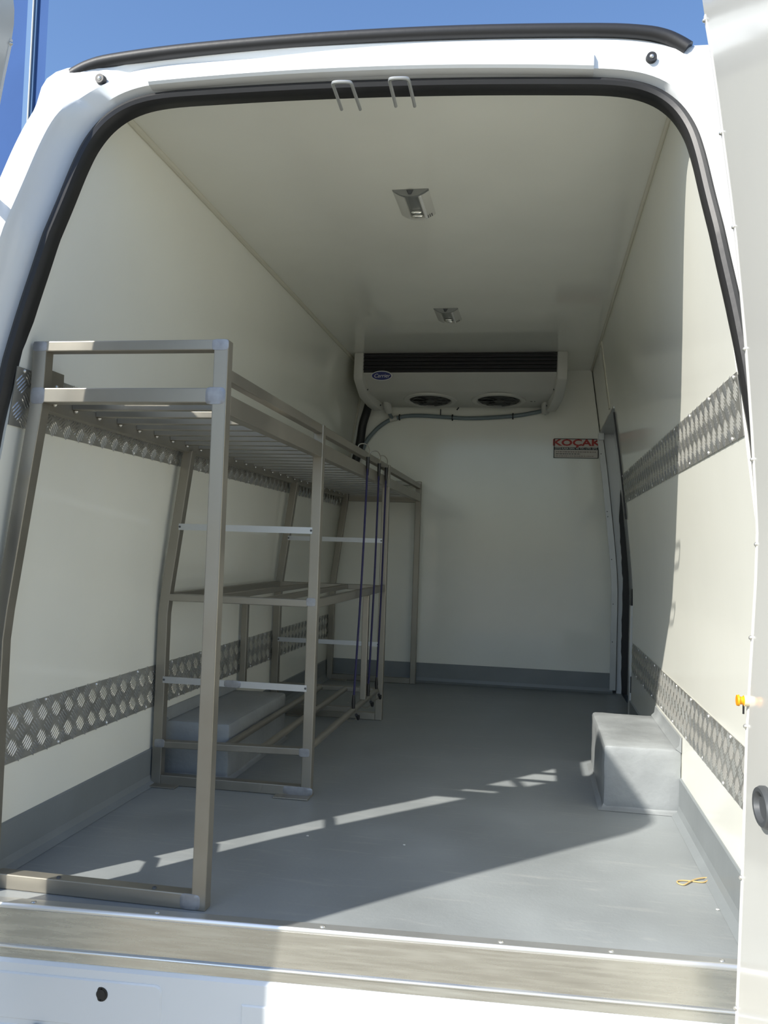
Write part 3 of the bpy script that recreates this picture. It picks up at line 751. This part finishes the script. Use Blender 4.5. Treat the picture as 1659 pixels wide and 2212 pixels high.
# ------------------------------------------------------------------ ceiling lamps
def lamp(lab, x, y):
    root = tag(empty('ceiling_lamp', (x, y, ZC)), lab, 'lamp', 'ceiling lamps')
    hw, hl, hh = .056, .098, .020
    def vault(y0, y1, t0, t1, h0, h1, n=10):
        A = [(-1+2*k/n) for k in range(n+1)]
        bm = B(); rows = []
        for yy in (y0, y1):
            low = [(x+a*hw, yy, ZC-h1*(1-a*a)-.0015) for a in A if t0-1e-6 <= a <= t1+1e-6]
            hi = [(p[0], yy, ZC) for p in low][::-1]
            rows.append(low+hi)
        loft(bm, rows); return bm
    obj('side_wing', vault(y-hl+.012, y+hl-.012, -1, -.4, 0, hh), ACW, root)
    obj('side_wing', vault(y-hl+.012, y+hl-.012, .4, 1, 0, hh), ACW, root)
    obj('reflector', vault(y-hl+.012, y+hl-.012, -.4, .4, 0, hh*.45), LAMPG, root)
    ec = obj('end_plate', vault(y-hl, y-hl+.012, -1, 1, 0, hh*1.06), LAMPG, root)
    obj('end_plate', vault(y+hl-.012, y+hl, -1, 1, 0, hh*1.0), ACW, root)
    bm = B(); loft(bm, [[(x-.012, y-hl-.001, ZC-.003), (x+.010, y-hl-.001, ZC-.003), (x+.003, y-hl-.001, ZC-.017), (x-.005, y-hl-.001, ZC-.017)], [(x-.010, y-hl-.004, ZC-.004), (x+.008, y-hl-.004, ZC-.004), (x+.002, y-hl-.004, ZC-.015), (x-.004, y-hl-.004, ZC-.015)]]); obj('switch', bm, DGREY, root)
    for k in range(4):
        bm = B(); box(bm, x+.026+k*.006, x+.029+k*.006, y+hl-.026, y+hl-.004, ZC-.018+.003*k, ZC-.012+.003*k); obj('vent_slot', bm, DGREY, root)
    bm = B(); box(bm, x+.026, x+.033, y-hl+.012, y+hl-.014, ZC-.021, ZC-.016); obj('lens_rib', bm, WHITE, root)
    for dy in (.045, .075):
        bm = B(); sweep(bm, [(x-.016, y+dy, ZC-.014), (x-.010, y+dy, ZC-.015), (x+.010, y+dy, ZC-.015), (x+.016, y+dy, ZC-.014)], [.003, .0062, .0062, .003], 10); obj('bulb', bm, BULB, root, smooth=True)
    return root
lamp('ceiling lamp nearer the rear doorway', -.405, 2.64)
lamp('ceiling lamp close to the cooling unit', -.430, 3.93)

# ------------------------------------------------------------------ sign
sg = tag(empty('makers_sign', (.222, YB-.004, 1.372)), 'small framed KOÇAK sign on the bulkhead beside the side door', 'sign')
sx0, sx1, sz0, sz1 = .092, .350, 1.374, 1.489
ysn = YB-.004
bm = B(); box(bm, sx0, sx1, ysn, YB-.0005, sz0, sz1); obj('plate', bm, PLATEW, sg)
for a in ((sx0-.002, sx0+.003, sz0, sz1), (sx1-.003, sx1+.002, sz0, sz1), (sx0, sx1, sz1-.003, sz1+.001), (sx0, sx1, sz0-.001, sz0+.002)):
    bm = B(); box(bm, a[0], a[1], ysn-.0022, YB-.0005, a[2], a[3]); obj('frame_edge', bm, INK, sg)
bm = B(); box(bm, sx0+.003, sx1-.003, ysn-.0008, ysn, 1.4225, 1.4375); obj('band', bm, INK, sg)
def face(x, z, d=.0012):
    m_ = Matrix(((1, 0, 0, 0), (0, 0, -1, 0), (0, 1, 0, 0), (0, 0, 0, 1))); m_.translation = Vector((x, ysn-d, z)); return m_
text_mesh('KOÇAK', .052, 'lettering', RED, face(.221, 1.4640), sg, .0004, 1.52, bold=.0016)
text_mesh('OTO KASA SAN. VE TİC. LTD. ŞTİ.', .0145, 'lettering', WHITE, face(.221, 1.4300), sg, .0003, 1.10, bold=.0002)
random.seed(3)
for row, (z, x_end, h, m_) in enumerate(((1.4105, .335, .006, INKG), (1.3985, .245, .004, INK), (1.3855, .325, .004, INKG))):
    bm = B(); x = sx0+.012
    while x < x_end:
        w_ = random.uniform(.004, .014); box(bm, x, min(x+w_, x_end), ysn-.0006, ysn-.0001, z-h/2, z+h/2); x += w_+random.uniform(.002, .005)
    obj('faded_print', bm, m_, sg)

# ------------------------------------------------------------------ small things on the floor
bm = B()
pts = []
for k in range(40):
    t = 2*math.pi*k/40
    x = .405+.040*math.cos(t)+.004*math.sin(3*t); y = 2.262+.024*math.cos(t)*.9+.013*math.sin(2*t)
    pts.append((x, y, .0024+.0018*max(0, math.sin(t+.6))))
sweep(bm, pts+[pts[0]], .0017, 6, caps=False)
tag(obj('rubber_band', bm, BAND, smooth=True), 'twisted tan rubber band lying on the sunlit floor', 'rubber band')
for x, y, lab in ((.43, 2.10, 'tiny pale crumb on the sunlit floor near the rubber band'), (-.60, 2.33, 'tiny pale crumb on the shaded floor right of the front rack upright'), (-.33, 2.33, 'tiny pale crumb in the door shadow at the middle of the floor'), (-.93, 4.35, 'tiny pale crumb far back beneath the steel rack')):
    bm = B(); bmesh.ops.create_icosphere(bm, subdivisions=1, radius=.0035)
    for v in bm.verts: v.co = Vector((v.co.x*random.uniform(.8, 1.6)+x, v.co.y*random.uniform(.7, 1.3)+y, v.co.z*.5+.0018))
    tag(obj('crumb', bm, CRUMB), lab, 'crumb', 'crumbs on the floor')

# ------------------------------------------------------------------ outside
bm = B(); box(bm, -70, 70, -60, 90, -.80, -.70)
tag(obj('ground', bm, GROUND), 'pale concrete yard around the van', kind='structure')
tw = tag(empty('blue_building', (-29.6, 42, -.7)), 'tall blue building with a pale vertical strip beyond the rear door', 'building')
fp = [(-40, 42), (-27.25, 42), (-36, 54), (-48, 54)]
bm = B(); loft(bm, [[(x, y, z) for x, y in fp] for z in (-.7, 46)]); obj('facade', bm, TOWER, tw)
bm = B(); box(bm, -28.42, -27.86, 41.85, 42.0, -.7, 46); stp = obj('pale_strip', bm, TSTRIP, tw)
bm = B(); sweep(bm, [(-28.02, 41.78, -.7), (-28.02, 41.78, 46)], .05, 8); obj('downpipe', bm, ACW, stp)
